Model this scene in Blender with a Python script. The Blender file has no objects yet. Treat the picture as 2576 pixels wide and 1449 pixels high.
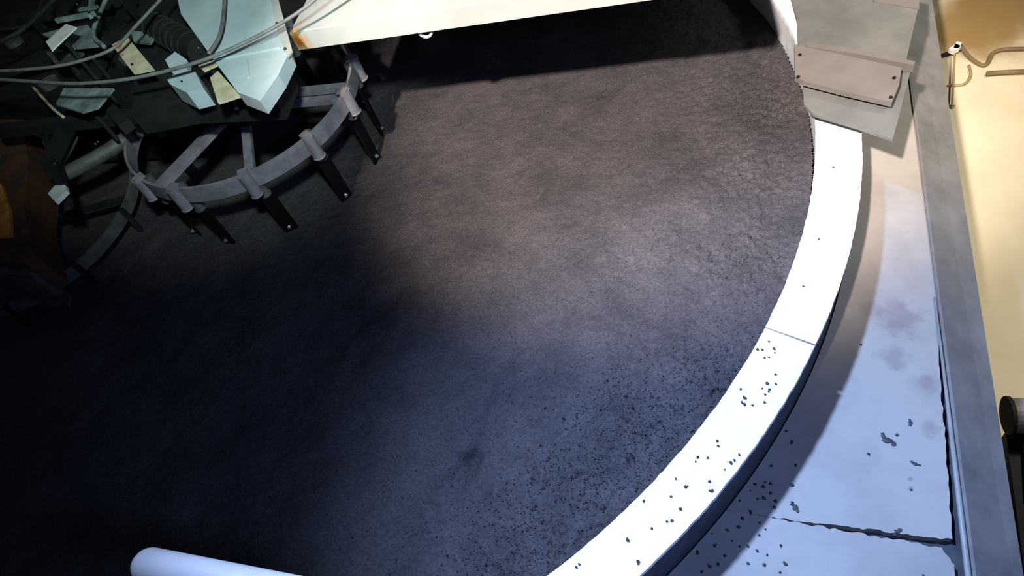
import bpy, bmesh, math, random
import numpy as np
from mathutils import Matrix, Vector

# ------------------------------------------------------------------ camera
C = bpy.context.scene.collection
CAM_Z = 2.24
FPX = 1800.0
_d = np.array([1850 - 1288, -(2090 - 724.5), -FPX]); _d /= np.linalg.norm(_d)
_up = -_d
_fw = np.array([0, 0, -1.0]); _fw -= _fw @ _up * _up; _fw /= np.linalg.norm(_fw)
_rt = np.cross(_fw, _up)
ROT = np.stack([_rt, _fw, _up])          # camera axes -> world axes

cam = bpy.data.cameras.new('camera')
cam.sensor_width = 36.0
cam.lens = 36.0 * FPX / 2576
cam.clip_start = 0.05
camo = bpy.data.objects.new('camera', cam); C.objects.link(camo)
camo.matrix_world = Matrix.Translation((0, 0, CAM_Z)) @ Matrix(ROT.tolist()).to_4x4()
bpy.context.scene.camera = camo

# ------------------------------------------------------------------ world, lights, exposure
sc = bpy.context.scene
sc.view_settings.view_transform = 'Standard'
sc.view_settings.look = 'None'
sc.view_settings.gamma = 1.0
sc.view_settings.use_curve_mapping = False
sc.view_settings.exposure = 0.0
w = bpy.data.worlds.new('world'); sc.world = w; w.use_nodes = True
w.node_tree.nodes['Background'].inputs[0].default_value = (0.55, 0.62, 0.80, 1)
w.node_tree.nodes['Background'].inputs[1].default_value = 0.035

def spot(name, loc, target, power, color, angle, blend, radius):
    l = bpy.data.lights.new(name, 'SPOT')
    l.energy = power; l.color = color; l.spot_size = math.radians(angle)
    l.spot_blend = blend; l.shadow_soft_size = radius
    o = bpy.data.objects.new(name, l); C.objects.link(o)
    o.location = loc
    o.rotation_euler = (Vector(target) - Vector(loc)).to_track_quat('-Z', 'Y').to_euler()
    return o

spot('warm_work_lamp', (-1.30, -0.38, 4.5), (1.15, 2.75, 0.15), 3700, (1.0, 0.86, 0.78), 34, 0.7, 0.09)
spot('blue_work_lamp', (-0.50, 2.30, 4.5), (0.66, 0.24, 0.0), 2450, (0.38, 0.56, 1.0), 44, 1.0, 0.13)
spot('added_front_fill', (0.9, -0.7, 2.6), (-0.05, 1.15, 0.0), 165, (0.26, 0.42, 1.0), 66, 1.0, 0.15)  # added blue fill without a visible source, lifts the near shadows
spot('added_machine_fill', (0.15, 0.1, 3.0), (-0.78, 3.1, 0.9), 560, (0.80, 1.0, 0.97), 35, 1.0, 0.10)  # added light without a visible source, brightens the machinery and beam
spot('yard_lamp', (3.2, 1.2, 2.4), (2.6, 1.6, -0.9), 390, (1.0, 0.94, 0.80), 80, 0.9, 0.3)

# ------------------------------------------------------------------ helpers
R = random.Random(7)
def at(px, py, z):
    """world point at height z seen at a pixel of the photograph"""
    v = ROT @ np.array([px - 1288, -(py - 724.5), -FPX])
    t = (z - CAM_Z) / v[2]
    return Vector((v[0] * t, v[1] * t, z))

def mat(name, c1, c2=None, scale=8, rough=0.6, metal=0.0, bump=0.0, bscale=60, spec=0.4, detail=6, lo=0.4, hi=0.65):
    m = bpy.data.materials.new(name); m.use_nodes = True
    nt = m.node_tree; b = nt.nodes['Principled BSDF']
    b.inputs['Roughness'].default_value = rough
    b.inputs['Metallic'].default_value = metal
    b.inputs['Specular IOR Level'].default_value = spec
    tc = nt.nodes.new('ShaderNodeTexCoord')
    if c2 is None: c2 = tuple(x * 0.7 for x in c1)
    n = nt.nodes.new('ShaderNodeTexNoise'); n.inputs['Scale'].default_value = scale
    n.inputs['Detail'].default_value = detail; n.inputs['Roughness'].default_value = 0.65
    nt.links.new(tc.outputs['Object'], n.inputs['Vector'])
    r = nt.nodes.new('ShaderNodeValToRGB')
    r.color_ramp.elements[0].position = lo; r.color_ramp.elements[0].color = (*c1, 1)
    r.color_ramp.elements[1].position = hi; r.color_ramp.elements[1].color = (*c2, 1)
    nt.links.new(n.outputs['Fac'], r.inputs['Fac'])
    nt.links.new(r.outputs['Color'], b.inputs['Base Color'])
    if bump:
        n2 = nt.nodes.new('ShaderNodeTexNoise'); n2.inputs['Scale'].default_value = bscale
        n2.inputs['Detail'].default_value = 6
        nt.links.new(tc.outputs['Object'], n2.inputs['Vector'])
        bp = nt.nodes.new('ShaderNodeBump'); bp.inputs['Strength'].default_value = bump
        bp.inputs['Distance'].default_value = 0.004
        nt.links.new(n2.outputs['Fac'], bp.inputs['Height'])
        nt.links.new(bp.outputs['Normal'], b.inputs['Normal'])
    return m

def spots_of(m, places, col, nscale=28):
    """add round patches (world position, radius) of a colour to a material's base colour"""
    nt = m.node_tree; b = nt.nodes['Principled BSDF']
    src = b.inputs['Base Color'].links[0].from_socket
    g = nt.nodes.new('ShaderNodeNewGeometry')
    nz = nt.nodes.new('ShaderNodeTexNoise'); nz.inputs['Scale'].default_value = nscale; nz.inputs['Detail'].default_value = 5
    nt.links.new(g.outputs['Position'], nz.inputs['Vector'])
    for p, rad, strength in places:
        v = nt.nodes.new('ShaderNodeVectorMath'); v.operation = 'DISTANCE'
        nt.links.new(g.outputs['Position'], v.inputs[0]); v.inputs[1].default_value = p
        a = nt.nodes.new('ShaderNodeMath'); a.operation = 'MULTIPLY_ADD'
        nt.links.new(nz.outputs['Fac'], a.inputs[0]); a.inputs[1].default_value = rad * 1.4
        nt.links.new(v.outputs['Value'], a.inputs[2])
        mr = nt.nodes.new('ShaderNodeMapRange')
        nt.links.new(a.outputs[0], mr.inputs['Value'])
        mr.inputs['From Min'].default_value = rad * 0.95; mr.inputs['From Max'].default_value = rad * 1.55
        mr.inputs['To Min'].default_value = strength; mr.inputs['To Max'].default_value = 0
        mx = nt.nodes.new('ShaderNodeMix'); mx.data_type = 'RGBA'
        nt.links.new(mr.outputs['Result'], mx.inputs[0])
        nt.links.new(src, mx.inputs[6]); mx.inputs[7].default_value = (*col, 1)
        src = mx.outputs[2]
    nt.links.new(src, b.inputs['Base Color'])

def link(name, me, m, parent=None, smooth=False):
    o = bpy.data.objects.new(name, me); C.objects.link(o)
    if m is not None: me.materials.append(m)
    if smooth:
        for p in me.polygons: p.use_smooth = True
    if parent is not None: o.parent = parent
    return o

def obj(name, bm, m, parent=None, smooth=False, bevel=0.0):
    """bm is in world space; when the parent is an Empty the mesh is shifted so it lands right"""
    if bevel:
        es = [e for e in bm.edges if e.is_manifold and e.calc_face_angle(0) > 0.6]
        bmesh.ops.bevel(bm, geom=es, offset=bevel, segments=2, affect='EDGES', clamp_overlap=True)
    bmesh.ops.recalc_face_normals(bm, faces=bm.faces)
    base = Vector((0, 0, 0))
    q = parent
    while q is not None:
        base += q.location; q = q.parent
    if parent is None:
        xs = [v.co for v in bm.verts]
        base = Vector((sum(v.x for v in xs) / len(xs), sum(v.y for v in xs) / len(xs), min(v.z for v in xs)))
    for v in bm.verts: v.co -= base
    me = bpy.data.meshes.new(name); bm.to_mesh(me); bm.free()
    o = link(name, me, m, parent, smooth)
    if parent is None: o.location = base
    return o

def empty(name, loc, label=None, cat=None, group=None):
    o = bpy.data.objects.new(name, None); C.objects.link(o); o.location = loc
    if label: tag(o, label, cat, group)
    return o

def tag(o, label, cat, group=None, kind=None):
    o['label'] = label; o['category'] = cat
    if group: o['group'] = group
    if kind: o['kind'] = kind
    return o

def prism(bm, pts, z0, z1):
    """vertical prism through xy outline pts (list of (x,y)) between z0 and z1; z may be lists"""
    n = len(pts)
    a = [bm.verts.new((p[0], p[1], z0)) for p in pts]
    b = [bm.verts.new((p[0], p[1], z1)) for p in pts]
    bm.faces.new(a[::-1]); bm.faces.new(b)
    for i in range(n):
        j = (i + 1) % n
        bm.faces.new((a[i], a[j], b[j], b[i]))

def bar(bm, p, q, wdt, hgt, up=(0, 0, 1)):
    """box from p to q, width sideways, height along up"""
    p = Vector(p); q = Vector(q); d = (q - p).normalized(); u = Vector(up)
    s = d.cross(u)
    if s.length < 1e-4: s = d.cross(Vector((1, 0, 0)))
    s.normalize(); u = s.cross(d).normalized()
    vs = []
    for c in (p, q):
        for a, b in ((-1, -1), (1, -1), (1, 1), (-1, 1)):
            vs.append(bm.verts.new(c + s * (a * wdt / 2) + u * (b * hgt / 2)))
    for f in ((3, 2, 1, 0), (4, 5, 6, 7), (0, 1, 5, 4), (1, 2, 6, 5), (2, 3, 7, 6), (3, 0, 4, 7)):
        bm.faces.new([vs[i] for i in f])

def tube(bm, pts, rad, n=12, caps=True, dome=False):
    pts = [Vector(p) for p in pts]
    rads = rad if isinstance(rad, (list, tuple)) else [rad] * len(pts)
    rings = []
    prev = None
    for i, p in enumerate(pts):
        d = (pts[min(i + 1, len(pts) - 1)] - pts[max(i - 1, 0)]).normalized()
        if prev is None:
            u = d.orthogonal().normalized()
        else:
            u = (prev - prev.dot(d) * d).normalized()
        prev = u; v = d.cross(u)
        rings.append([bm.verts.new(p + (u * math.cos(t) + v * math.sin(t)) * rads[i])
                      for t in (2 * math.pi * k / n for k in range(n))])
    for a, b in zip(rings, rings[1:]):
        for k in range(n):
            bm.faces.new((a[k], a[(k + 1) % n], b[(k + 1) % n], b[k]))
    if caps:
        bm.faces.new(rings[0][::-1]); bm.faces.new(rings[-1])

def spline(pts, n=10):
    P = [Vector(p) for p in pts]
    P = [P[0] * 2 - P[1]] + P + [P[-1] * 2 - P[-2]]
    out = []
    for i in range(1, len(P) - 2):
        for k in range(n):
            t = k / n
            a, b, c, d = P[i - 1], P[i], P[i + 1], P[i + 2]
            out.append(0.5 * ((2 * b) + (c - a) * t + (2 * a - 5 * b + 4 * c - d) * t * t + (3 * b - a - 3 * c + d) * t ** 3))
    out.append(P[-2]); return out

def arc_band(bm, c, r0, r1, z0, z1, a0, a1, n, wob=0.0):
    """solid of an annulus sector (a0..a1 radians)"""
    full = abs(a1 - a0) > 2 * math.pi - 1e-6
    cols = []
    for i in range(n if full else n + 1):
        t = a0 + (a1 - a0) * i / n
        e0 = wob * (R.random() - .5); e1 = wob * (R.random() - .5)
        ring = []
        for r, z in ((r0 + e0, z0), (r1 + e1, z0), (r1 + e1, z1), (r0 + e0, z1)):
            ring.append(bm.verts.new((c[0] + math.cos(t) * r, c[1] + math.sin(t) * r, z)))
        cols.append(ring)
    m = len(cols)
    for i in range(m if full else m - 1):
        a = cols[i]; b = cols[(i + 1) % m]
        for k in range(4):
            bm.faces.new((a[k], a[(k + 1) % 4], b[(k + 1) % 4], b[k]))
    if not full:
        bm.faces.new(cols[0]); bm.faces.new(cols[-1][::-1])

def blob(bm, c, r, flat=0.7, seed=None):
    rr = R if seed is None else random.Random(seed)
    res = bmesh.ops.create_icosphere(bm, subdivisions=1, radius=1)
    rot = Matrix.Rotation(rr.random() * 6.28, 3, 'Z')
    st = (1.0, 0.6 + 0.4 * rr.random(), flat)
    for v in res['verts']:
        k = r * (0.75 + 0.5 * rr.random())
        co = rot @ Vector((v.co.x * k * st[0], v.co.y * k * st[1], v.co.z * k * st[2]))
        v.co = co + Vector(c)

def bolt_bm(bm, c, rad=0.008, h=0.006, ax=(0, 0, 1)):
    c = Vector(c); ax = Vector(ax).normalized()
    tube(bm, [c - ax * 0.002, c + ax * h], rad, n=6)
    tube(bm, [c + ax * h * 0.9, c + ax * h * 1.9], rad * 0.5, n=8)

# ------------------------------------------------------------------ materials
M_white = mat('white_rim_paint', (0.86, 0.86, 0.85), (0.80, 0.81, 0.82), 6, 0.5)
M_wall = mat('tank_wall_paint', (0.62, 0.65, 0.68), (0.50, 0.52, 0.55), 10, 0.6)
M_skirt = mat('tank_skirt_shade', (0.06, 0.07, 0.10), (0.035, 0.04, 0.06), 14, 0.7)  # the skirt's shade is put into this dark colour
M_deck = mat('deck_plate_paint', (0.31, 0.285, 0.26), (0.225, 0.205, 0.19), 3.2, 0.62, bump=0.15, bscale=25, lo=0.42, hi=0.72)
M_under = mat('deck_underside', (0.05, 0.055, 0.065), (0.03, 0.03, 0.04), 8, 0.9)
M_curb = mat('channel_steel', (0.17, 0.163, 0.157), (0.115, 0.11, 0.11), 5, 0.55, bump=0.1, bscale=30)
M_beam = mat('white_beam_paint', (0.43, 0.45, 0.42), (0.34, 0.36, 0.335), 4, 0.45, lo=0.45, hi=0.75)
M_house = mat('pale_blue_sheet', (0.46, 0.56, 0.58), (0.36, 0.45, 0.47), 5, 0.5, lo=0.4, hi=0.7)
M_steel = mat('dusty_steel', (0.22, 0.205, 0.225), (0.14, 0.13, 0.15), 14, 0.6, 0.1, bump=0.2)
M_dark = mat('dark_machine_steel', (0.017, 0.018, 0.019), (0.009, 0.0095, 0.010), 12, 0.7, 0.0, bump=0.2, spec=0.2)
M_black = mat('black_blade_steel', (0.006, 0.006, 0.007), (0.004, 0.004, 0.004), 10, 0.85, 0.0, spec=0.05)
M_grime = mat('grimy_grey_steel', (0.12, 0.12, 0.115), (0.05, 0.05, 0.05), 10, 0.6, 0.2, bump=0.3)
M_teal = mat('grimy_teal_paint', (0.24, 0.31, 0.30), (0.09, 0.12, 0.115), 9, 0.55, bump=0.15)
M_bright = mat('bright_metal', (0.85, 0.85, 0.85), (0.7, 0.7, 0.7), 20, 0.22, 0.9)
M_tag = mat('white_sheet', (0.75, 0.76, 0.74), (0.6, 0.62, 0.6), 20, 0.5)
M_cream = mat('cream_stained_plate', (0.60, 0.56, 0.40), (0.45, 0.38, 0.22), 14, 0.5)
M_rust = mat('rusty_paint', (0.13, 0.045, 0.018), (0.045, 0.032, 0.02), 9, 0.8, bump=0.4, lo=0.42, hi=0.6)
M_orange = mat('orange_paint', (0.85, 0.36, 0.06), (0.40, 0.12, 0.02), 12, 0.6)
M_hose = mat('grey_hose_rubber', (0.16, 0.165, 0.16), (0.10, 0.10, 0.10), 20, 0.55)
M_cover = mat('cover_plate_paint', (0.150, 0.150, 0.138), (0.105, 0.11, 0.102), 4, 0.55, bump=0.08, bscale=20)
M_clamp = mat('clamp_plate_paint', (0.165, 0.15, 0.138), (0.135, 0.123, 0.113), 6, 0.55)
M_rail = mat('lavender_white_paint', (0.74, 0.69, 0.66), (0.66, 0.61, 0.58), 6, 0.35)
M_crumb = mat('dark_crumb', (0.045, 0.042, 0.045), (0.025, 0.024, 0.028), 60, 0.6)
M_yard = mat('beige_yard_concrete', (0.70, 0.62, 0.44), (0.60, 0.51, 0.34), 1.3, 0.85, bump=0.3, bscale=9, lo=0.4, hi=0.7)
M_mud = mat('brown_mud', (0.30, 0.20, 0.085), (0.38, 0.28, 0.13), 2.5, 0.9, bump=0.5, bscale=8)

# ------------------------------------------------------------------ measures of the place
TC = (-0.83, 3.00)          # tank centre
R_IN, R_OUT = 2.43, 2.585   # white rim
Z_RIM = 0.24
Z_BED = 0.155

FURROWS = [((-0.05, 1.42), (-0.32, 1.12), 0.030, 0.022), ((-0.32, 1.12), (-0.50, 1.00), 0.040, 0.028), ((-0.02, 2.35), (-0.2, 2.10), 0.03, 0.010),
           ((-0.55, 1.45), (-0.85, 1.30), 0.05, 0.02), ((-0.45, 1.9), (-0.75, 1.75), 0.04, 0.018), ((0.30, 1.25), (0.05, 1.0), 0.03, 0.012)]

def smooth_noise(X, Y, cell, seed):
    rs = np.random.RandomState(seed); g = rs.rand(256, 256)
    u = X / cell; v = Y / cell
    i = np.floor(u).astype(int); j = np.floor(v).astype(int)
    fu = u - i; fv = v - j
    fu = fu * fu * (3 - 2 * fu); fv = fv * fv * (3 - 2 * fv)
    i0, i1, j0, j1 = i % 256, (i + 1) % 256, j % 256, (j + 1) % 256
    return (g[i0, j0] * (1 - fu) + g[i1, j0] * fu) * (1 - fv) + (g[i0, j1] * (1 - fu) + g[i1, j1] * fu) * fv

CLUSTERS = [((1330, 1390), .22), ((1500, 1230), .20), ((1620, 1080), .22), ((1800, 950), .18), ((1890, 640), .16), ((1900, 430), .18), ((1880, 260), .22)]
def cluster_weight(X, Y):
    c = np.zeros_like(X)
    for (px, py), rad in CLUSTERS:
        p = at(px, py, Z_BED)
        c = np.maximum(c, np.exp(-((X - p.x) ** 2 + (Y - p.y) ** 2) / (rad * rad)))
    return c

def bed_height(X, Y):
    cl_ = cluster_weight(X, Y)
    r = np.hypot(X - TC[0], Y - TC[1])
    h = np.zeros_like(X)
    # broad waves, slanted like the raked streaks
    U = X * 0.75 - Y * 0.66; V = X * 0.66 + Y * 0.75
    h += 0.016 * (smooth_noise(U + 9, V * 0.45 + 3, 0.19, 1) - .5)
    h += 0.007 * (smooth_noise(U + 5, V * 0.5 + 7, 0.07, 2) - .5)
    edge = np.clip((r - 1.75) / 0.5, 0, 1)
    h += (0.003 + 0.0035 * edge) * (smooth_noise(X + 3, Y + 1, 0.028, 3) - .5)
    n4 = smooth_noise(X + 2, Y + 5, 0.0125, 4)
    h += (0.003 + 0.003 * edge + 0.007 * cl_) * (n4 - .5)
    pit = np.clip(smooth_noise(X + 6, Y + 2, 0.017, 5) - 0.70, 0, 1) / .25
    mask = np.clip(smooth_noise(X + 8, Y + 8, 0.22, 6) * 2.4 - 0.65, 0, 1) * (0.15 + 0.6 * edge) + 0.0
    mask = np.clip(mask + 1.1 * cl_, 0, 1.3)
    h -= 0.017 * pit * mask
    h += np.clip(r - 2.30, 0, 1) * 0.03
    h -= 0.065 * np.clip((X * 0.44 + Y * 0.90 - 1.9) / 0.8, 0, 1)
    # raked furrows
    for (x0, y0), (x1, y1), wd, dp in FURROWS:
        L2 = (x1 - x0) ** 2 + (y1 - y0) ** 2
        t = np.clip(((X - x0) * (x1 - x0) + (Y - y0) * (y1 - y0)) / L2, 0, 1)
        d = np.hypot(X - x0 - t * (x1 - x0), Y - y0 - t * (y1 - y0)) + 0.05 * (smooth_noise(X + 4, Y + 4, 0.06, 8) - .5)
        h -= 0.75 * dp * np.exp(-(d / wd) ** 2) * (0.4 + smooth_noise(X + 1, Y + 9, 0.08, 9))
    return h

# ------------------------------------------------------------------ setting
ZC = 0.007
ZO = -0.08
yd = [at(2345, 0, ZO), at(2575, 1449, ZO)]            # outer edge of the steel channel
e_dir = (yd[0] - yd[1]).normalized(); e_nrm = Vector((e_dir.y, -e_dir.x, 0))
if e_nrm.x < 0: e_nrm = -e_nrm
A = yd[1] - e_dir * 1.2; B = yd[0] + e_dir * 2.5
inA, inB = at(2436, 1449, ZC), at(2256, 0, ZC)
i_dir = (inB - inA).normalized(); iA = inA - i_dir * 1.2; iB = inB + i_dir * 2.5

bm = bmesh.new()
prism(bm, [(iA.x + .005, iA.y), (iB.x + .005, iB.y), (B.x - 6, B.y + 2.2), (-4.6, 6), (-4.6, -1.2), (A.x - 1, A.y - .6)], -0.16, -0.03)
o = obj('floor', bm, M_under); o['kind'] = 'structure'
bm = bmesh.new()
prism(bm, [(A.x - .012, A.y), (B.x - .012, B.y), (B.x - .10, B.y), (A.x - .10, A.y)], -0.95, -0.16)
o = obj('wall_right', bm, M_under); o['kind'] = 'structure'
bm = bmesh.new()
prism(bm, [(-5, -2), (7, -2), (7, 9), (-5, 9)], -1.05, -0.95)
o = obj('ground', bm, M_yard); o['kind'] = 'structure'
spots_of(M_yard, [(tuple(at(2560, 20, -.95)), 0.75, 0.95), (tuple(at(2420, 60, -.95)), 0.5, 0.9), (tuple(at(2576, -200, -.95)), 1.2, 1.0)], (0.27, 0.17, 0.06), 3)

# deck plates
def ragged(p, q, n, amp, rr):
    p = Vector(p); q = Vector(q); d = (q - p); s = Vector((-d.y, d.x, 0)).normalized()
    out = []
    for i in range(n + 1):
        t = i / n
        k = 0 if i in (0, n) else amp * (rr.random() - .5)
        c = p + d * t + s * k; out.append((c.x, c.y))
    return out
def arc(a0, a1, r, n):
    return [(TC[0] + r * math.cos(a0 + (a1 - a0) * i / n), TC[1] + r * math.sin(a0 + (a1 - a0) * i / n)) for i in range(n + 1)]
def ang(v): return math.atan2(v[1] - TC[1], v[0] - TC[0])
RW = R_OUT - 0.012            # outer face of the tank skirt
rr = random.Random(3)
s0 = at(1935, 1300, 0); s1 = at(2396, 1358, 0)
dS = (s0 - s1).normalized()
# run the seam on to the tank wall
t = 0
while math.hypot(s0.x + dS.x * t - TC[0], s0.y + dS.y * t - TC[1]) > RW + .004: t += 0.002
sw = s0 + dS * t
gap = 0.012
in_near = at(2413, 1362, 0)
gA = Vector((in_near.x, in_near.y, 0))
top_far = Vector((iB.x + 0.0125, iB.y, 0)); lipp = at(2352, 745, ZC)
g900 = at(2362, 900, 0)
bm = bmesh.new()
aw = ang(sw)
pts = arc(aw + 0.001, aw + 1.25, RW + .004, 70)
pts += [(1.0, 6.0), (top_far.x, top_far.y)]
pts += [(lipp.x + 0.0125, lipp.y)] + ragged(at(2362, 900, 0), at(2396, 1356, 0), 26, 0.006, rr)
pts += ragged(s1 + Vector((0, 0.0, 0)), s0, 34, 0.007, rr)[1:]
prism(bm, pts, -0.03, 0.0)
p1 = tag(obj('deck_plate', bm, M_deck), 'grey painted deck plate running up beside the white rim past the cover plates', 'floor plate')
bm = bmesh.new()
q0 = at(1932, 1301.5, 0); q1 = at(2412, 1392, 0)
dq = (q0 - q1).normalized(); t = 0
while math.hypot(q0.x + dq.x * t - TC[0], q0.y + dq.y * t - TC[1]) > RW + .004: t += 0.002
qw = q0 + dq * t
a2 = ang(qw)
pts = ragged(q0, at(2370, 1378, 0), 30, 0.008, rr) + ragged(at(2370, 1378, 0), at(2400, 1420, 0), 6, .006, rr)[1:] + [tuple(at(2404, 1470, 0))[:2], (at(2424, 1800, 0).x, at(2424, 1800, 0).y)]
pts += [(0.2, -0.9), (-2.2, -0.9)]
pts += arc(a2 - 0.95, a2 - 0.001, RW + .004, 60)
prism(bm, pts, -0.03, 0.0)
p2 = tag(obj('deck_plate', bm, M_deck), 'pale deck plate in front of the dark ragged seam, nearest the bottom edge', 'floor plate')
spots_of(M_deck, [(tuple(at(2265, 800, 0)), 0.10, .55), (tuple(at(2250, 900, 0)), 0.07, .5), (tuple(at(2330, 960, 0)), 0.05, .5),
                  (tuple(at(2190, 780, 0)), 0.05, .35), (tuple(at(2340, 1080, 0)), 0.04, .45)], (0.16, 0.12, 0.125))  # brown patches: deck stains plus the dim zone's shade painted into the colour
spots_of(M_deck, [(tuple(at(1290 + 940, 1105, 0)), 0.014, .8), (tuple(at(2292, 1230, 0)), 0.012, .6), (tuple(at(2290, 1205, 0)), 0.010, .5)], (0.05, 0.06, 0.065))

# steel channel along the edge
ch = empty('edge_channel', (yd[1].x, yd[1].y, 0), 'long grey steel edge channel between the deck plates and the beige yard', 'channel')
bm = bmesh.new()
prof = []
for (ix, iy), (ox, oy) in (((iA.x + .012, iA.y), (A.x, A.y)), ((iB.x + .012, iB.y), (B.x, B.y))):
    k = 0.06
    prof.append([bm.verts.new(v) for v in ((ix, iy, -0.03), (ox - .04, oy, -0.16), (ox, oy, -0.16), (ox, oy, ZO), (ix + (ox - ix) * k, iy + (oy - iy) * k, ZC), (ix, iy, ZC))])
u, v = prof
bm.faces.new(u); bm.faces.new(v[::-1])
for q in range(6): bm.faces.new((u[q], u[(q + 1) % 6], v[(q + 1) % 6], v[q]))
obj('web', bm, M_curb, ch, bevel=0.0015)
bm = bmesh.new()
l0 = at(2436, 1449, ZC); l1 = at(2352, 745, ZC)
k0 = l0 - (l1 - l0).normalized() * 0.5; k1 = l1
tube(bm, [Vector((k0.x, k0.y, ZC - .001)), Vector(((k0.x + k1.x) / 2 , (k0.y + k1.y) / 2, ZC - .001)), Vector((k1.x, k1.y, ZC - .003))], [0.009, 0.008, 0.003], n=12)
lp = obj('lip', bm, mat('pale_lip', (0.28, 0.27, 0.26), (0.22, 0.22, 0.21), 15, 0.45), ch, smooth=True); lp['label'] = 'pale rounded lip'  # lip coloured paler than the channel

# ------------------------------------------------------------------ tank
tank = empty('round_tank', (TC[0], TC[1], -0.03), 'large round tank with a broad white rim holding dark granular material', 'tank')
joint = ang(at(1985, 845, Z_RIM))
joint2 = ang(at(1850, 20, Z_RIM)) + 0.6
spans = [(joint + 0.0012, joint + 1.15), (joint - 0.82, joint - 0.0012), (joint - 2.6, joint - 0.824), (joint + 1.154, joint + 2 * math.pi - 2.604)]
for a0, a1 in spans:
    bm = bmesh.new(); arc_band(bm, TC, R_IN, R_OUT, Z_RIM - 0.02, Z_RIM, a0, a1, max(20, int((a1 - a0) * 150)), 0.0022)
    obj('rim_segment', bm, M_white, tank)
bm = bmesh.new(); arc_band(bm, TC, R_OUT - 0.03, R_OUT - 0.012, -0.03, Z_RIM - 0.02, 0, 2 * math.pi, 240)
o_ = 0
arc_band(bm, TC, R_IN + 0.02, R_OUT - 0.004, Z_RIM - 0.026, Z_RIM - 0.0205, 0, 2 * math.pi, 240)  # added hidden band, stops light leaking through the rim joints
o = obj('outer_skirt', bm, M_skirt, tank, smooth=False); o['label'] = 'outer skirt coloured dark for its shade'
bm = bmesh.new(); arc_band(bm, TC, R_IN + 0.004, R_IN + 0.016, -0.02, Z_RIM - 0.02, 0, 2 * math.pi, 240)
obj('inner_wall', bm, M_wall, tank)
bm = bmesh.new(); arc_band(bm, TC, 0.02, R_IN + 0.004, -0.02, 0.0, 0, 2 * math.pi, 120)
obj('tank_bottom', bm, M_skirt, tank)

# ------------------------------------------------------------------ bed of granular material
def bed_material():
    m = bpy.data.materials.new('dark_damp_granules'); m.use_nodes = True
    nt = m.node_tree; b = nt.nodes['Principled BSDF']
    b.inputs['Roughness'].default_value = 0.8; b.inputs['Specular IOR Level'].default_value = 0.18
    tc = nt.nodes.new('ShaderNodeTexCoord')
    n = nt.nodes.new('ShaderNodeTexNoise'); n.inputs['Scale'].default_value = 5; n.inputs['Detail'].default_value = 8
    n.inputs['Roughness'].default_value = 0.7
    nt.links.new(tc.outputs['Object'], n.inputs['Vector'])
    r = nt.nodes.new('ShaderNodeValToRGB')
    r.color_ramp.elements[0].position = 0.36; r.color_ramp.elements[0].color = (0.068, 0.060, 0.061, 1)
    r.color_ramp.elements[1].position = 0.66; r.color_ramp.elements[1].color = (0.038, 0.035, 0.038, 1)
    nt.links.new(n.outputs['Fac'], r.inputs['Fac'])
    n3 = nt.nodes.new('ShaderNodeTexNoise'); n3.inputs['Scale'].default_value = 110; n3.inputs['Detail'].default_value = 3
    nt.links.new(tc.outputs['Object'], n3.inputs['Vector'])
    r3 = nt.nodes.new('ShaderNodeMapRange'); r3.inputs['From Min'].default_value = .35; r3.inputs['From Max'].default_value = .65
    r3.inputs['To Min'].default_value = 0.75; r3.inputs['To Max'].default_value = 1.2
    nt.links.new(n3.outputs['Fac'], r3.inputs['Value'])
    mx = nt.nodes.new('ShaderNodeMix'); mx.data_type = 'RGBA'; mx.blend_type = 'MULTIPLY'; mx.inputs[0].default_value = 1
    nt.links.new(r.outputs['Color'], mx.inputs[6]); nt.links.new(r3.outputs['Result'], mx.inputs[7])
    nt.links.new(mx.outputs[2], b.inputs['Base Color'])
    bp = nt.nodes.new('ShaderNodeBump'); bp.inputs['Strength'].default_value = 0.6; bp.inputs['Distance'].default_value = 0.004
    n2 = nt.nodes.new('ShaderNodeTexNoise'); n2.inputs['Scale'].default_value = 170; n2.inputs['Detail'].default_value = 3
    nt.links.new(tc.outputs['Object'], n2.inputs['Vector'])
    nt.links.new(n2.outputs['Fac'], bp.inputs['Height']); nt.links.new(bp.outputs['Normal'], b.inputs['Normal'])
    return m
M_bed = bed_material()

def heightfield(x0, x1, y0, y1, step):
    nx = int((x1 - x0) / step) + 1; ny = int((y1 - y0) / step) + 1
    X, Y = np.meshgrid(np.linspace(x0, x1, nx), np.linspace(y0, y1, ny), indexing='ij')
    Z = Z_BED + bed_height(X, Y)
    rr_ = np.hypot(X - TC[0], Y - TC[1])
    idx = np.arange(nx * ny).reshape(nx, ny)
    q = np.stack([idx[:-1, :-1], idx[1:, :-1], idx[1:, 1:], idx[:-1, 1:]], -1)
    rmax = np.maximum(np.maximum(rr_[:-1, :-1], rr_[1:, :-1]), np.maximum(rr_[1:, 1:], rr_[:-1, 1:]))
    keep = rmax < R_IN + 0.002
    q = q[keep]
    used = np.unique(q); remap = -np.ones(nx * ny, int); remap[used] = np.arange(len(used))
    V = np.stack([X, Y, Z], -1).reshape(-1, 3)[used]
    q = remap[q]
    me = bpy.data.meshes.new('granular_bed')
    me.vertices.add(len(V)); me.vertices.foreach_set('co', V.astype(np.float32).ravel())
    me.loops.add(q.size); me.loops.foreach_set('vertex_index', q.astype(np.int32).ravel())
    me.polygons.add(len(q)); me.polygons.foreach_set('loop_start', np.arange(0, q.size, 4, dtype=np.int32))
    me.polygons.foreach_set('loop_total', np.full(len(q), 4, np.int32))
    me.polygons.foreach_set('use_smooth', np.ones(len(q), bool))
    me.update(); me.validate()
    return me
bed = link('granular_bed', heightfield(-3.28, 1.62, 0.54, 5.45, 0.0072), M_bed)
tag(bed, 'bed of dark damp granular material filling the round tank, raked in faint streaks', 'granular material', kind='stuff')

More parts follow.
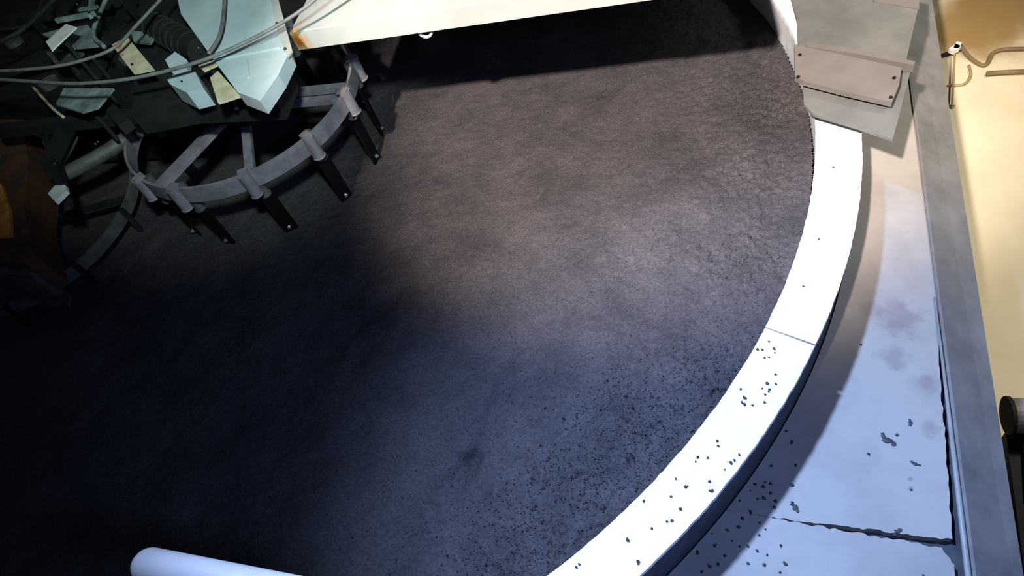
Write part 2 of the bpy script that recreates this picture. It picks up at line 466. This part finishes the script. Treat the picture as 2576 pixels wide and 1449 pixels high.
# loose granules, thickest in patches close to the rim
def hgt(x, y): return Z_BED + float(bed_height(np.array([x]), np.array([y]))[0])
N = 7000
rs = np.random.RandomState(11)
ga = rs.uniform(-1.75, 0.45, N * 8); gr = 2.42 - np.abs(rs.normal(0, 0.42, N * 8))
gx = TC[0] + gr * np.cos(ga); gy = TC[1] + gr * np.sin(ga)
pm = smooth_noise(gx + 8, gy + 8, 0.22, 6)
k = (gr > 0.9) & (gr < 2.41) & (rs.rand(N * 8) < 0.03 + 0.08 * pm + 0.9 * cluster_weight(gx, gy) ** 1.5)
gx, gy = gx[k][:N], gy[k][:N]
gz = Z_BED + bed_height(gx, gy)
ico = bmesh.new(); bmesh.ops.create_icosphere(ico, subdivisions=1, radius=1)
iv = np.array([v.co[:] for v in ico.verts]); ico.verts.index_update()
ifc = np.array([[v.index for v in f.verts] for f in ico.faces]); ico.free()
sz = rs.uniform(0.0014, 0.0040, len(gx))
V = iv[None] * sz[:, None, None] * rs.uniform(.7, 1.3, (len(gx), len(iv), 1)) + np.stack([gx, gy, gz + sz * .2], -1)[:, None]
F = ifc[None] + (np.arange(len(gx)) * len(iv))[:, None, None]
me = bpy.data.meshes.new('loose_granules'); me.from_pydata(V.reshape(-1, 3).tolist(), [], F.reshape(-1, 3).tolist())
lg = link('loose_granules', me, M_crumb)
tag(lg, 'loose dark granules scattered over the bed close to the white rim', 'granules', kind='stuff')

# ------------------------------------------------------------------ crumbs on rim and deck
M_crumb2 = M_crumb
def crumb_proto(name, seed, r, flat=0.75):
    bm = bmesh.new(); blob(bm, (0, 0, r * flat * 0.7), r, flat, seed)
    if seed % 3 == 0: blob(bm, (r * 1.0, r * .5, r * flat * 0.4), r * .6, flat, seed + 50)
    me = bpy.data.meshes.new(name); bm.to_mesh(me); bm.free()
    me.materials.append(M_crumb2); return me
protos = [crumb_proto('crumb', s, 0.0046, 0.7) for s in range(6)]
rim_px = [(1935,860),(1905,880),(1918,881),(1948,879),(1949,888),(1923,901),(1935,899),(1951,942),(1930,965),(1952,967),(1917,978),
 (1936,980),(1934,986),(1863,979),(1925,993),(1874,1002),(1866,1013),(1872,1018),(1894,1020),(1923,1013),(1804,1110),(1806,1122),(1755,1151),
 (1780,1152),(1847,1158),(1823,1182),(1785,1212),(1791,1235),(1750,1162),(1620,1261),(1711,1281),(1690,1310),(1678,1312),
 (1605,1413),(1457,1420),(1450,1428),(1725,1226),(1688,1249),(1640,1330),(1580,1360),(1700,1205),(1838,1165),(1860,1145)]
deck_px = [(495,660),(525,720),(412,735),(545,847),(415,850),(325,950),(370,965),(410,950),(380,940),(525,955),(370,1025),(435,1043),
 (430,1075),(525,1050),(560,1095),(255,1137),(350,1160),(380,1195),(235,1185),(170,1200),(90,1220),(345,1228),(105,1287),(240,1290),
 (285,1287),(12,1320),(335,1313),(390,1335),(463,1283),(285,1380),(373,1388),(490,1385),(460,1430),(125,1388),(35,1430),(1238,1445),
 (60,1180),(300,1100),(200,1260),(160,1340),(80,1400),(410,1000),(340,1030),(240,1040),(300,985),(1095,680),(940,785),(1173,980),(900,190)]
def place(px, py, z, label, group, i, sc_=1.0):
    o = bpy.data.objects.new('crumb', protos[i % 6]); C.objects.link(o)
    o.location = at(px, py, z); o.rotation_euler = (0, 0, R.random() * 6.28)
    s = sc_ * (0.7 + R.random() * 0.6); o.scale = (s, s, s)
    tag(o, label, 'crumb', group)
for i, (x, y) in enumerate(rim_px):
    p = at(x, y, Z_RIM); rad = math.hypot(p.x - TC[0], p.y - TC[1])
    if R_IN + 0.008 < rad < R_OUT - 0.008:
        place(x, y, Z_RIM, 'small dark crumb lying on the white rim below its joint', 'dark crumbs on the lower white rim', i)
for i, (x, y) in enumerate(deck_px):
    x, y = 1750 + x * .4617, 780 + y * .4617
    p = at(x, y, 0)
    if math.hypot(p.x - TC[0], p.y - TC[1]) > RW + 0.015:
        place(x, y, 0.0, 'small dark crumb lying on the deck plates outside the rim', 'dark crumbs on the deck plates', i + 2, 1.05)
for (x, y), l in zip([(2097, 422), (2060, 602), (2022, 722)],
                     ['lone crumb on the bare white rim, nearest the cover plates', 'lone crumb midway along the bare upper white rim', 'lone crumb on the white rim just above its joint']):
    place(x, y, Z_RIM, l, 'lone crumbs on the upper white rim', 3, 0.9)
for x, y, s, l in [(2232, 1108, 3.0, 'largest flat dark clump on the deck plate, right of the rim'), (2303, 1168, 1.6, 'small forked dark clump right of the largest clump on the deck plate'),
                   (2290, 1064, 1.5, 'thin slanting dark clump above the largest clump on the deck plate'), (2000, 1277, 1.9, 'elongated dark clump beside the left end of the deck seam'),
                   (2256, 1337, 1.7, 'dark clump sitting on the edge of the deck seam')]:
    bm = bmesh.new(); blob(bm, (0, 0, 0.002), 0.005, 0.5, int(x)); blob(bm, (0.005, 0.003, 0.002), 0.0038, 0.5, int(x) + 1); blob(bm, (-0.004, -0.005, 0.0015), 0.0028, 0.5, int(x) + 2)
    me = bpy.data.meshes.new('clump'); bm.to_mesh(me); bm.free()
    o = link('clump', me, M_crumb2); o.location = at(x, y, 0.0); o.rotation_euler = (0, 0, R.random() * 6); o.scale = (s, s, 1.1)
    tag(o, l, 'clump')

# ------------------------------------------------------------------ rotating scraper wheel
ZR = 0.54
wc = at(596, 250, ZR)
RR = 0.553
# centre from the measured arc of the ring
wheel = empty('scraper_wheel', (wc.x, wc.y, ZR), 'grey scraper wheel, a spoked ring with hanging tines, under the pale blue housing', 'scraper wheel')
bm = bmesh.new(); arc_band(bm, wc, RR - 0.012, RR, ZR - 0.080, ZR, 0, 2 * math.pi, 128)
obj('ring', bm, M_steel, wheel)
def wp(a, r, z): return Vector((wc.x + math.cos(a) * r, wc.y + math.sin(a) * r, z))
bm = bmesh.new(); tube(bm, [(wc.x, wc.y, ZR - .08), (wc.x, wc.y, ZR + 0.0)], 0.09, 24)
tube(bm, [(wc.x, wc.y, ZR), (wc.x, wc.y, ZR + 0.31)], 0.05, 20)
obj('hub', bm, M_dark, wheel)
def wang(px, py):
    p = at(px, py, ZR); return math.atan2(p.y - wc.y, p.x - wc.x)
for px, py in ((400, 455), (612, 440), (848, 225), (560, 60)):
    a = wang(px, py)
    s = Vector((-math.sin(a), math.cos(a), 0))
    bm = bmesh.new()
    off = 0.026
    bar(bm, wp(a, 0.08, ZR - .012) + s * off, wp(a, RR - .011, ZR - .012) + s * off, 0.038, 0.024)
    if px != 612: bar(bm, wp(a, 0.08, ZR - .030) - s * off, wp(a, RR - .011, ZR - .030) - s * off, 0.038, 0.024)
    obj('spoke', bm, M_steel, wheel, bevel=0.002)
stations = [(362, 440), (440, 468), (612, 437), (757, 335), (862, 232), (880, 150)]
angs = [wang(*s) for s in stations]
# the far half of the ring carries the same tines
for kx in range(1, 6): angs.append(angs[-1] + 0.55 if kx > 1 else angs[5] + 0.55)
def holder(a, kk):
    n = Vector((math.cos(a), math.sin(a), 0)); s = Vector((-n.y, n.x, 0))
    hb = bmesh.new()
    # saddle over the ring
    c = wp(a, RR + .003, 0)
    bar(hb, wp(a, RR - .026, ZR + .006), wp(a, RR + .020, ZR + .006), 0.040, 0.012)
    # half-round sleeve outside
    n0 = 10
    prev = None
    zt, zb = ZR + 0.008, ZR - 0.108
    tops = []; bots = []
    for i in range(n0 + 1):
        t = -math.pi / 2 + math.pi * i / n0
        off = n * (math.cos(t) * 0.030) + s * (math.sin(t) * 0.026)
        off2 = n * (math.cos(t) * 0.024) + s * (math.sin(t) * 0.020)
        b0 = wp(a, RR, 0)
        tops.append((b0 + off, b0 + off2))
    vs = []
    for o1, o2 in tops:
        vs.append([hb.verts.new((o1.x, o1.y, zt)), hb.verts.new((o1.x * 1.0, o1.y, zb)), hb.verts.new((o2.x, o2.y, zb)), hb.verts.new((o2.x, o2.y, zt))])
    for u, v in zip(vs, vs[1:]):
        for q in range(4): hb.faces.new((u[q], u[(q + 1) % 4], v[(q + 1) % 4], v[q]))
    hb.faces.new(vs[0]); hb.faces.new(vs[-1][::-1])
    h = obj('tine_clamp', hb, M_steel, wheel)
    # rolled lip at the sleeve's mouth
    lb = bmesh.new(); tube(lb, [Vector((o1.x, o1.y, zb)) for o1, o2 in tops], 0.0045, 8)
    obj('mouth_lip', lb, M_steel, h, smooth=True)
    tb = bmesh.new()
    ci = wp(a, RR - 0.030, 0) + s * 0.018
    tube(tb, [(ci.x, ci.y, ZR - .005), (ci.x, ci.y, ZR - .145)], 0.020, 14)
    tube(tb, [(ci.x, ci.y, ZR - .145), (ci.x, ci.y, ZR - .152)], 0.025, 14)
    tn = obj('tine', tb, M_grime, wheel, smooth=False)
    # dark blade down to the bed
    bb = bmesh.new()
    bar(bb, (ci.x, ci.y, ZR - .15), (ci.x, ci.y, hgt(ci.x, ci.y) + 0.004), 0.06, 0.012, up=(n.x, n.y, 0))
    obj('blade', bb, M_black, tn, bevel=0.003)
    nb = bmesh.new()
    p = Vector((ci.x, ci.y, hgt(ci.x, ci.y) + .03)) + n * 0.006
    bolt_bm(nb, p, 0.010, 0.008, n + Vector((0, 0, 0.2)))
    bl = obj('blade_bolt', nb, M_bright, tn); bl['label'] = 'bright bolt'
for i, a in enumerate(angs): holder(a, i)

# ------------------------------------------------------------------ wheel housing and white beam
hz1, hz0 = 0.92, 0.862
hc = at(600, 120, hz1)
hs = empty('wheel_housing', (hc.x, hc.y, hz0), 'pale blue sheet metal housing over the scraper wheel', 'housing')
P = lambda L, z: [tuple(at(x, y, z))[:2] for x, y in L]
bm = bmesh.new(); prism(bm, P([(455, 35), (530, 140), (598, 232), (655, 254), (700, 188), (727, 132), (692, 22), (650, -120), (420, -120)], hz1), hz0, hz1)
obj('top_sheet', bm, M_house, hs, bevel=0.004)
bm = bmesh.new()
prism(bm, P([(668, -60), (684, -60), (735, 128), (724, 144), (700, 90)], hz1 + .006), hz1, hz1 + .006)
obj('edge_strip', bm, M_beam, hs)
bm = bmesh.new()
bar(bm, at(540, 150, hz1 + .003), at(705, 118, hz1 + .003), 0.008, 0.006)
bar(bm, at(618, 150, hz1 + .003), at(625, 195, hz1 + .003), 0.012, 0.004)
obj('pressed_rib', bm, M_house, hs)
for px, py in ((718, 124), (697, 60)):
    bm = bmesh.new(); bolt_bm(bm, at(px, py, hz1 + .006), 0.007, 0.004); obj('bolt', bm, M_rust, hs)
bm = bmesh.new(); prism(bm, P([(330, 290), (470, 262), (690, 250), (722, 170), (700, 60), (600, -60), (360, -100)], .80), .70, .80)
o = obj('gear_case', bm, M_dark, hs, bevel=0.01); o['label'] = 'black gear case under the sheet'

bz0, bz1 = 0.80, 0.878
b0 = at(752, 126, bz0); b1 = at(1640, 0, bz0); bd = (b1 - b0).normalized()
bn = Vector((-bd.y, bd.x, 0))
if bn.y < 0: bn = -bn
b2 = b0 + bd * 1.65
beam = empty('box_beam', (b0.x, b0.y, bz0), 'white painted box beam crossing over the tank, rust stained at its left end', 'beam')
bm = bmesh.new()
q = [b0, b2, b2 + bn * 0.5, b0 + bd * 1.30 + bn * 0.55, b0 + bd * 1.25 + bn * 1.6, b0 + bn * 1.6]  # unseen depth behind the front face is shaped to shade the bed
prism(bm, [(v.x, v.y) for v in q], bz0, bz1)
spots_of(M_beam, [(tuple(b0 + bd * 0.016 + Vector((0, 0, .036))), 0.075, .95)], (0.55, 0.24, 0.03))
spots_of(M_beam, [(tuple(b0 + bd * 0.016 + Vector((0, 0, .034))), 0.042, .85)], (0.28, 0.09, 0.02))
obj('beam_body', bm, M_beam, beam, bevel=0.003)
bm = bmesh.new()
q = [b0 + bn * .004 + bd * .01, b2 + bn * .004, b2 + bn * 0.25, b0 + bn * 0.25 + bd * .01]
prism(bm, [(v.x, v.y) for v in q], bz1, bz1 + .005)
obj('top_flange', bm, M_beam, beam)
e0 = at(1068, 84, 0.79)
bm = bmesh.new()
ec = e0 + bn * 0.012
tube(bm, [Vector((ec.x, ec.y, bz0)) + bd * (0.028 * math.cos(t)) + Vector((0, 0, -0.034 * math.sin(t))) for t in [math.pi * i / 12 for i in range(13)]], 0.006, 8)
obj('lifting_eye', bm, M_tag, beam, smooth=True)
# dark crosshead hanging below the beam behind the wheel
bm = bmesh.new()
c1 = b0 + bn * 0.55 + bd * .30
tube(bm, [(c1.x, c1.y, 0.40), (c1.x, c1.y, bz0)], 0.10, 24)
obj('hanging_sleeve', bm, M_dark, beam)

# ------------------------------------------------------------------ machinery at the upper left
def plate(name, pxs, z, th, m, label, cat, bolts=(), bev=0.002, group=None, boltmat=None):
    pts = [at(x, y, z) for x, y in pxs]
    c = sum(pts, Vector()) / len(pts)
    e = empty(name, (c.x, c.y, z - th), label, cat, group)
    bm = bmesh.new(); prism(bm, [(p.x, p.y) for p in pts], z - th, z); obj('plate', bm, m, e, bevel=bev)
    bm = bmesh.new(); tube(bm, [(c.x, c.y, z - th - .001), (c.x, c.y, .795 if pxs[0][0] > 400 else .575)], 0.010, 8); obj('support_leg', bm, M_dark, e)
    for x, y in bolts:
        bm = bmesh.new(); bolt_bm(bm, at(x, y, z), 0.006, 0.004); obj('bolt', bm, boltmat or M_bright, e)
    return e
M_cream2 = M_cream
spots_of(M_cream2, [(tuple(at(298, 118, 0.93)), 0.03, .9), (tuple(at(305, 140, 0.93)), 0.02, .8)], (0.40, 0.13, 0.02))
# carrying frame: open dark members
fr = empty('carrying_frame', tuple(at(300, 300, 0.6)), 'dark steel carrying frame of crossed members at the upper left', 'frame')
for (p, q, zz, ww, hh) in [((0, 330), (700, 250), .66, .05, .05), ((60, 20), (320, 320), .68, .05, .05), ((330, 0), (120, 420), .64, .05, .05),
                           ((0, 60), (300, 0), .72, .05, .05), ((640, 300), (300, 290), .60, .04, .04), ((-60, 200), (450, 40), .70, .06, .05),
                           ((250, -60), (560, 260), .66, .05, .05), ((122, 350), (166, 500), .62, .03, .05)]:
    bm = bmesh.new(); bar(bm, at(*p, zz), at(*q, zz), ww, hh); obj('member', bm, M_dark, fr, bevel=0.003)
plate('bracket_plate', [(115, 105), (165, 60), (192, 68), (130, 127)], .95, .006, M_tag, 'narrow white bracket plate leaning left of the cream plate', 'plate')
plate('stained_plate', [(281, 112), (320, 92), (386, 172), (334, 182)], .93, .012, M_cream2, 'cream plate with an orange rust stain between the two hoses', 'plate', bolts=[(333, 163)], boltmat=M_dark)
plate('cream_bracket', [(528, 195), (548, 178), (604, 240), (548, 258)], .90, .01, M_cream, 'cream bracket tucked against the left edge of the blue housing', 'bracket')
plate('tab_plate', [(498, 165), (540, 150), (552, 160), (512, 178)], .91, .008, M_cream, 'small cream tab plate above the cream bracket', 'plate')
plate('guard_sheet', [(140, 262), (160, 222), (285, 222), (245, 270), (205, 282)], .80, .01, M_teal, 'teal grey guard sheet hanging below the lower hose', 'sheet')
plate('guard_sheet', [(105, 85), (215, 55), (258, 112), (180, 120)], .84, .012, M_teal, 'teal grey guard sheet behind the white bracket plate', 'sheet')
plate('guard_sheet', [(115, 130), (210, 132), (190, 155), (135, 158)], .80, .01, M_grime, 'dull grey guard sheet below the white bracket plate', 'sheet')
plate('guard_sheet', [(330, 78), (395, 82), (375, 108), (335, 103)], .86, .012, M_teal, 'small teal sheet right of the cream stained plate', 'sheet')
plate('valve_cover', [(415, 150), (440, 130), (470, 150), (470, 172), (430, 178)], .90, .03, M_house, 'pale blue valve cover left of the housing under the lower hose', 'cover')
# junction box under the hose with a dark pin
jb = empty('junction_box', tuple(at(470, 205, .84)), 'pale blue junction box with clipped corners left of the housing', 'box')
bm = bmesh.new(); prism(bm, P([(420, 200), (445, 180), (490, 178), (512, 222), (470, 233), (428, 212)], .90), .82, .90); obj('box_body', bm, M_house, jb, bevel=0.006)
bm = bmesh.new(); bolt_bm(bm, at(458, 206, .90), 0.004, 0.004); obj('pin', bm, M_dark, jb)
# black motor with ribs and a bright screw
mt = empty('drive_motor', tuple(at(470, 90, .80)), 'black ribbed drive motor left of the pale blue housing', 'motor')
m0, m1 = at(380, 60, .86), at(505, 130, .86)
bm = bmesh.new(); tube(bm, [m0, m1], 0.055, 28); obj('motor_body', bm, M_dark, mt)
for i in range(7):
    c = m0.lerp(m1, 0.1 + i * 0.12); d = (m1 - m0).normalized()
    bm = bmesh.new(); tube(bm, [c - d * .003, c + d * .003], 0.062, 28); obj('cooling_fin', bm, M_dark, mt)
bm = bmesh.new(); blob(bm, at(499, 120, .925), 0.005, 1, 4); obj('screw', bm, M_bright, mt)
# green grey bracket with clamps at the top
gb = empty('clamp_bracket', tuple(at(200, 30, .9)), 'green grey clamp bracket at the top above the white bracket plate', 'bracket')
bm = bmesh.new()
bar(bm, at(142, 52, .93), at(238, 34, .93), 0.014, 0.02); bar(bm, at(233, -30, .93), at(228, 42, .93), 0.016, 0.02); bar(bm, at(200, 24, .95), at(245, 18, .95), 0.018, 0.01)
obj('bracket_body', bm, M_teal, gb, bevel=0.002)
for px, py, s in ((194, 11, .007), (244, 19, .006)):
    bm = bmesh.new(); blob(bm, at(px, py, .965), s, .6, px); obj('nut', bm, M_bright, gb)
# rusty gearbox, far left
rg = empty('rusty_gearbox', tuple(at(40, 600, .24)), 'rusty gearbox casing with a worn orange side at the left edge', 'gearbox')
bm = bmesh.new(); prism(bm, P([(-200, 300), (60, 300), (72, 430), (60, 520), (85, 640), (60, 660), (-200, 650)], .50), .30, .50); obj('casing', bm, M_rust, rg, bevel=0.012)
bm = bmesh.new(); prism(bm, P([(-60, 455), (2, 462), (22, 520), (26, 590), (-60, 600)], .52), .50, .52); o = obj('side_plate', bm, M_orange, rg, bevel=0.003); o['label'] = 'bright orange worn plate'
bm = bmesh.new(); prism(bm, P([(-200, 640), (60, 640), (80, 668), (70, 690), (-200, 690)], .46), .22, .46); obj('foot_flange', bm, M_grime, rg, bevel=0.004)
bm = bmesh.new(); tube(bm, [at(-60, 560, .14), at(-60, 560, .31)], 0.10, 20); obj('foot', bm, M_dark, rg)
for px, py in ((5, 690), (28, 688), (50, 690)):
    bm = bmesh.new(); bolt_bm(bm, at(px, py, .462), 0.005, 0.004); obj('bolt', bm, M_grime, rg)
# second scraper ring, lost in the dark
w2 = at(70, 560, .30)
sw2 = empty('scraper_wheel', (w2.x, w2.y, .24), 'dim second scraper ring in the dark at the left beside the rusty gearbox', 'scraper wheel')
e1 = at(268, 590, .30); r2 = (e1 - w2).length
bm = bmesh.new(); arc_band(bm, w2, r2 - .012, r2, .25, .31, -1.9, 1.0, 40); obj('ring', bm, M_grime, sw2)
for a in (-1.6, -1.0, -.4, .2, .8):
    p = Vector((w2.x + math.cos(a) * (r2 + .004), w2.y + math.sin(a) * (r2 + .004), 0))
    bm = bmesh.new(); bar(bm, (p.x, p.y, .315), (p.x, p.y, .17), .02, .02); obj('tine', bm, M_dark, sw2)
bm = bmesh.new()
for a in (-1.2, -.2):
    bar(bm, (w2.x, w2.y, .285), (w2.x + math.cos(a) * (r2 - .012), w2.y + math.sin(a) * (r2 - .012), .285), .03, .02)
obj('spoke', bm, M_dark, sw2)
plate('end_plate', [(120, 487), (137, 467), (164, 465), (167, 478), (138, 507)], .66, .02, M_tag, 'small white end plate above the dim second ring', 'plate')
# added dark block giving the black background at the upper left
mb = empty('dark_backing', tuple(at(-100, 0, .20)), 'added black backing block that darkens the upper left corner behind the frame', 'machine')
bm = bmesh.new(); prism(bm, P([(-160, -120), (540, -140), (470, 100), (400, 230), (60, 262), (-120, 250)], .58), .17, .58); obj('backing_block', bm, M_dark, mb, bevel=0.01)
for x, y in ((40, 110), (330, 150), (130, 215)):
    bm = bmesh.new(); p = at(x, y, .58); tube(bm, [p, p + Vector((0, 0, .03))], 0.05, 20); obj('inspection_cap', bm, M_grime, mb)
# lever arms and tubes
def rod(name, pxs, z, rad, m, label, cat, group=None):
    bm = bmesh.new(); tube(bm, spline([at(x, y, zz if isinstance(zz, float) else z) for (x, y), zz in zip(pxs, z if isinstance(z, list) else [z] * len(pxs))], 8), rad, 10)
    return tag(obj(name, bm, m, smooth=True), label, cat, group)
rod('lever_arm', [(85, 325), (150, 308), (300, 296), (345, 285)], .62, .016, M_grime, 'grey lever arm across the dark frame, left of the wheel', 'rod')
rod('lever_arm', [(110, 360), (190, 340), (150, 420)], .55, .012, M_grime, 'short bent grey arm above the white end plate', 'rod')
rod('drive_shaft', [(160, 440), (262, 386), (345, 330)], .50, .035, M_grime, 'thick dim grey drive shaft leading to the left of the wheel', 'shaft')
rod('tie_rod', [(82, 218), (130, 270), (160, 295)], .70, .007, M_cream, 'thin cream tie rod slanting left of the teal guard sheet', 'rod')
rod('tie_rod', [(270, -10), (235, 80), (262, 118)], .86, .010, M_teal, 'thin teal tie rod beside the teal guard sheet', 'rod')
for px, py, z, s, l in ((82, 309, .66, .008, 'bright nut on the dark frame at the upper left'), (137, 411, .648, .006, 'bright nut above the small white end plate'),
                        (325, 296, .66, .010, 'bright wing nut left of the wheel spokes'), (240, 362, .533, .010, 'dull pale nut on the drive shaft'), (1110, 282, .175, .003, 'tiny bright chip lying on the lit bed')):
    bm = bmesh.new(); blob(bm, at(px, py, z), s, .6, px); blob(bm, at(px + 6, py - 6, z), s * .6, .6, px + 1)
    tag(obj('chip' if px > 1000 else 'nut', bm, M_bright), l, 'chip' if px > 1000 else 'nut')

# hoses
rod('hose', [(840, -45), (755, 28), (640, 95), (500, 155), (340, 196), (200, 210), (80, 205), (-60, 196)], [1.02, .985, .965, .97, .97, .97, .97, .97], .0072, M_hose, 'long grey hose sweeping over the blue housing, the lowest one', 'hose')
rod('hose', [(440, -40), (345, 62), (290, 118), (220, 148), (120, 170), (-60, 182)], 1.0, .0065, M_hose, 'grey hose arching above the stained cream plate', 'hose')
rod('hose', [(568, -60), (562, 40), (550, 95), (525, 135)], .955, .0075, M_hose, 'short grey hose hanging down over the blue housing', 'hose')
rod('hose', [(190, -60), (100, 35), (40, 85), (-60, 130)], 1.0, .010, M_dark, 'dark thick hose crossing the top left corner', 'hose')
rod('hose', [(125, -40), (70, 60), (-40, 75)], .98, .006, M_dark, 'dark thin hose in the top left corner', 'hose')

# ------------------------------------------------------------------ cover plates over the rim, upper right
cv = empty('rim_cover', tuple(at(2140, 200, Z_RIM)), 'grey bolted cover plates lying across the white rim at the upper right', 'cover')
zc = 0.30
bm = bmesh.new(); prism(bm, P([(2018, 150), (2022, 262), (2046, 287), (2165, 322), (2246, 351), (2262, 290), (2296, 158), (2040, 105)], zc), zc - .012, zc)
obj('lower_plate', bm, M_cover, cv, bevel=0.002)
bm = bmesh.new(); prism(bm, P([(1975, -60), (2006, 55), (2007, 122), (2030, 118), (2278, 160), (2309, 24), (2312, -60)], zc + .016), zc + .002, zc + .016)
obj('upper_plate', bm, M_cover, cv, bevel=0.002)
bm = bmesh.new(); prism(bm, P([(2030, 106), (2150, 122), (2302, 154), (2300, 164), (2150, 134), (2030, 117)], zc + .034), zc + .002, zc + .034)
obj('raised_edge', bm, M_clamp, cv, bevel=0.002)
bm = bmesh.new(); prism(bm, P([(1998, 112), (2120, 138), (2268, 170), (2262, 212), (2244, 257), (2120, 229), (2022, 204), (2000, 192)], zc + .044), zc + .022, zc + .044)
cl = obj('clamp_plate', bm, M_clamp, cv, bevel=0.003); cl['label'] = 'lighter clamp plate bolted at its four corners'
for px, py in ((2012, 139), (2008, 194), (2249, 197), (2241, 246)):
    bm = bmesh.new(); bolt_bm(bm, at(px, py, zc + .044), 0.007, 0.004); obj('bolt', bm, M_dark, cl)
bm = bmesh.new(); prism(bm, P([(2180, -60), (2200, 3), (2312, 22), (2312, -60)], zc + .022), zc + .016, zc + .022)
obj('top_strip', bm, M_clamp, cv, bevel=0.002)
for px, py in ((2060, 230), (2090, 60), (2070, 150)):
    p = at(px, py, Z_RIM); rad = math.hypot(p.x - TC[0], p.y - TC[1]); a = ang(p)
    rad = (R_IN + R_OUT) / 2
    p = Vector((TC[0] + rad * math.cos(a), TC[1] + rad * math.sin(a), 0))
    bm = bmesh.new(); prism(bm, [(p.x - .03, p.y - .03), (p.x + .03, p.y - .03), (p.x + .03, p.y + .03), (p.x - .03, p.y + .03)], Z_RIM, zc - .012)
    obj('spacer', bm, M_cover, cv)

# ------------------------------------------------------------------ white handrail near the camera
zr = 1.0
h0 = at(362, 1420, zr); h1 = at(760, 1502, zr)
hd = (h1 - h0).normalized(); rad = 0.0345
hr = empty('handrail', (h0.x + hd.x * 1.3, h0.y + hd.y * 1.3, -0.03), 'white round handrail end reaching in at the bottom left', 'handrail')
bm = bmesh.new()
pp = []; rd = []
for i in range(9):
    t = math.pi / 2 * i / 8
    pp.append(h0 + hd * (rad * 1.0 * (1 - math.sin(t)) - rad * .55)); rd.append(max(0.002, rad * math.cos(t)))
pp = pp[::-1]; rd = rd[::-1]
pp.append(h0 + hd * 1.4); rd.append(rad)
tube(bm, pp, rd, 32)
obj('rail', bm, M_rail, hr, smooth=True)
p = h0 + hd * 1.3
bm = bmesh.new(); tube(bm, [(p.x, p.y, -0.03), (p.x, p.y, zr)], 0.025, 20)
obj('post', bm, M_rail, hr, smooth=True)

# ------------------------------------------------------------------ things on the lower yard at the right
zy = -0.95
dr = empty('drum', tuple(at(2600, 1150, zy)), 'grey drum lying on a dark stand at the right edge', 'drum')
d0, d1 = at(2535, 1045, -.55), at(2900, 1050, -.55)
bm = bmesh.new(); tube(bm, [d0, d0 + (d1 - d0) * 0.015, d1], [0.055, 0.065, 0.065], 24); obj('drum_body', bm, M_clamp, dr, smooth=False)
bm = bmesh.new(); tube(bm, [d0 - (d1 - d0) * 0.01, d0 + (d1 - d0) * 0.02], 0.072, 24); obj('drum_rim', bm, M_dark, dr)
bm = bmesh.new(); prism(bm, P([(2530, 1085), (2800, 1085), (2900, 1600), (2600, 1600)], -.66), zy, -.66); obj('stand', bm, M_dark, dr)
bm = bmesh.new(); prism(bm, P([(2572, 1120), (2800, 1120), (2800, 1260), (2580, 1260)], -.655), -.66, -.64); obj('stand_cover', bm, M_clamp, dr)
rd_ = empty('ground_stake', tuple(at(2399, 265, zy)), 'thin dark stake with a cream clip standing in the yard beside the channel', 'stake')
zs = -.62
bm = bmesh.new(); tube(bm, [at(2395, 266, zy + .03), at(2401, 135, zy + .03)], 0.0055, 10); obj('stake_rod', bm, M_mud, rd_)
bm = bmesh.new(); bar(bm, at(2392, 130, zy + .05), at(2410, 118, zy + .05), 0.035, 0.03); bar(bm, at(2404, 126, zy + .05), at(2412, 110, zy + .05), 0.03, 0.03)
o = obj('clip', bm, M_tag, rd_, bevel=0.003); o['label'] = 'cream clip'
bm = bmesh.new(); bar(bm, at(2368, 140, zy + .02), at(2394, 133, zy + .02), 0.012, 0.02); obj('cross_pin', bm, M_dark, rd_)
bm = bmesh.new(); blob(bm, at(2396, 267, zy + .01), 0.016, .6, 2); obj('foot', bm, M_mud, rd_)
M_cable = mat('muddy_cable', (0.20, 0.14, 0.06), (0.14, 0.10, 0.05), 8, .8)
bm = bmesh.new(); tube(bm, spline([at(2418, 118, zy + .02), at(2440, 145, zy + .012), at(2468, 163, zy + .012), at(2484, 160, zy + .012), at(2508, 128, zy + .015), (at(2600, 122, zy + .015))], 8), 0.012, 10)
tag(obj('cable', bm, M_cable, smooth=True), 'muddy cable leading from the clipped stake over the yard', 'cable')
bm = bmesh.new(); tube(bm, spline([at(2482, 186, zy + .02), at(2530, 182, zy + .02), at(2650, 178, zy + .02)], 6), 0.014, 10)
tag(obj('pipe', bm, M_cable, smooth=True), 'dark straight pipe on the yard below the muddy cable', 'pipe')
bm = bmesh.new(); tube(bm, spline([at(2385, 214, zy + .01), at(2425, 212, zy + .01), at(2442, 190, zy + .01), at(2438, 165, zy + .01)], 8), 0.008, 8)
tag(obj('wire', bm, mat('tan_wire', (.34, .25, .12), (.28, .2, .1), 8, .8), smooth=True), 'tan looped wire beside the thin stake', 'wire')
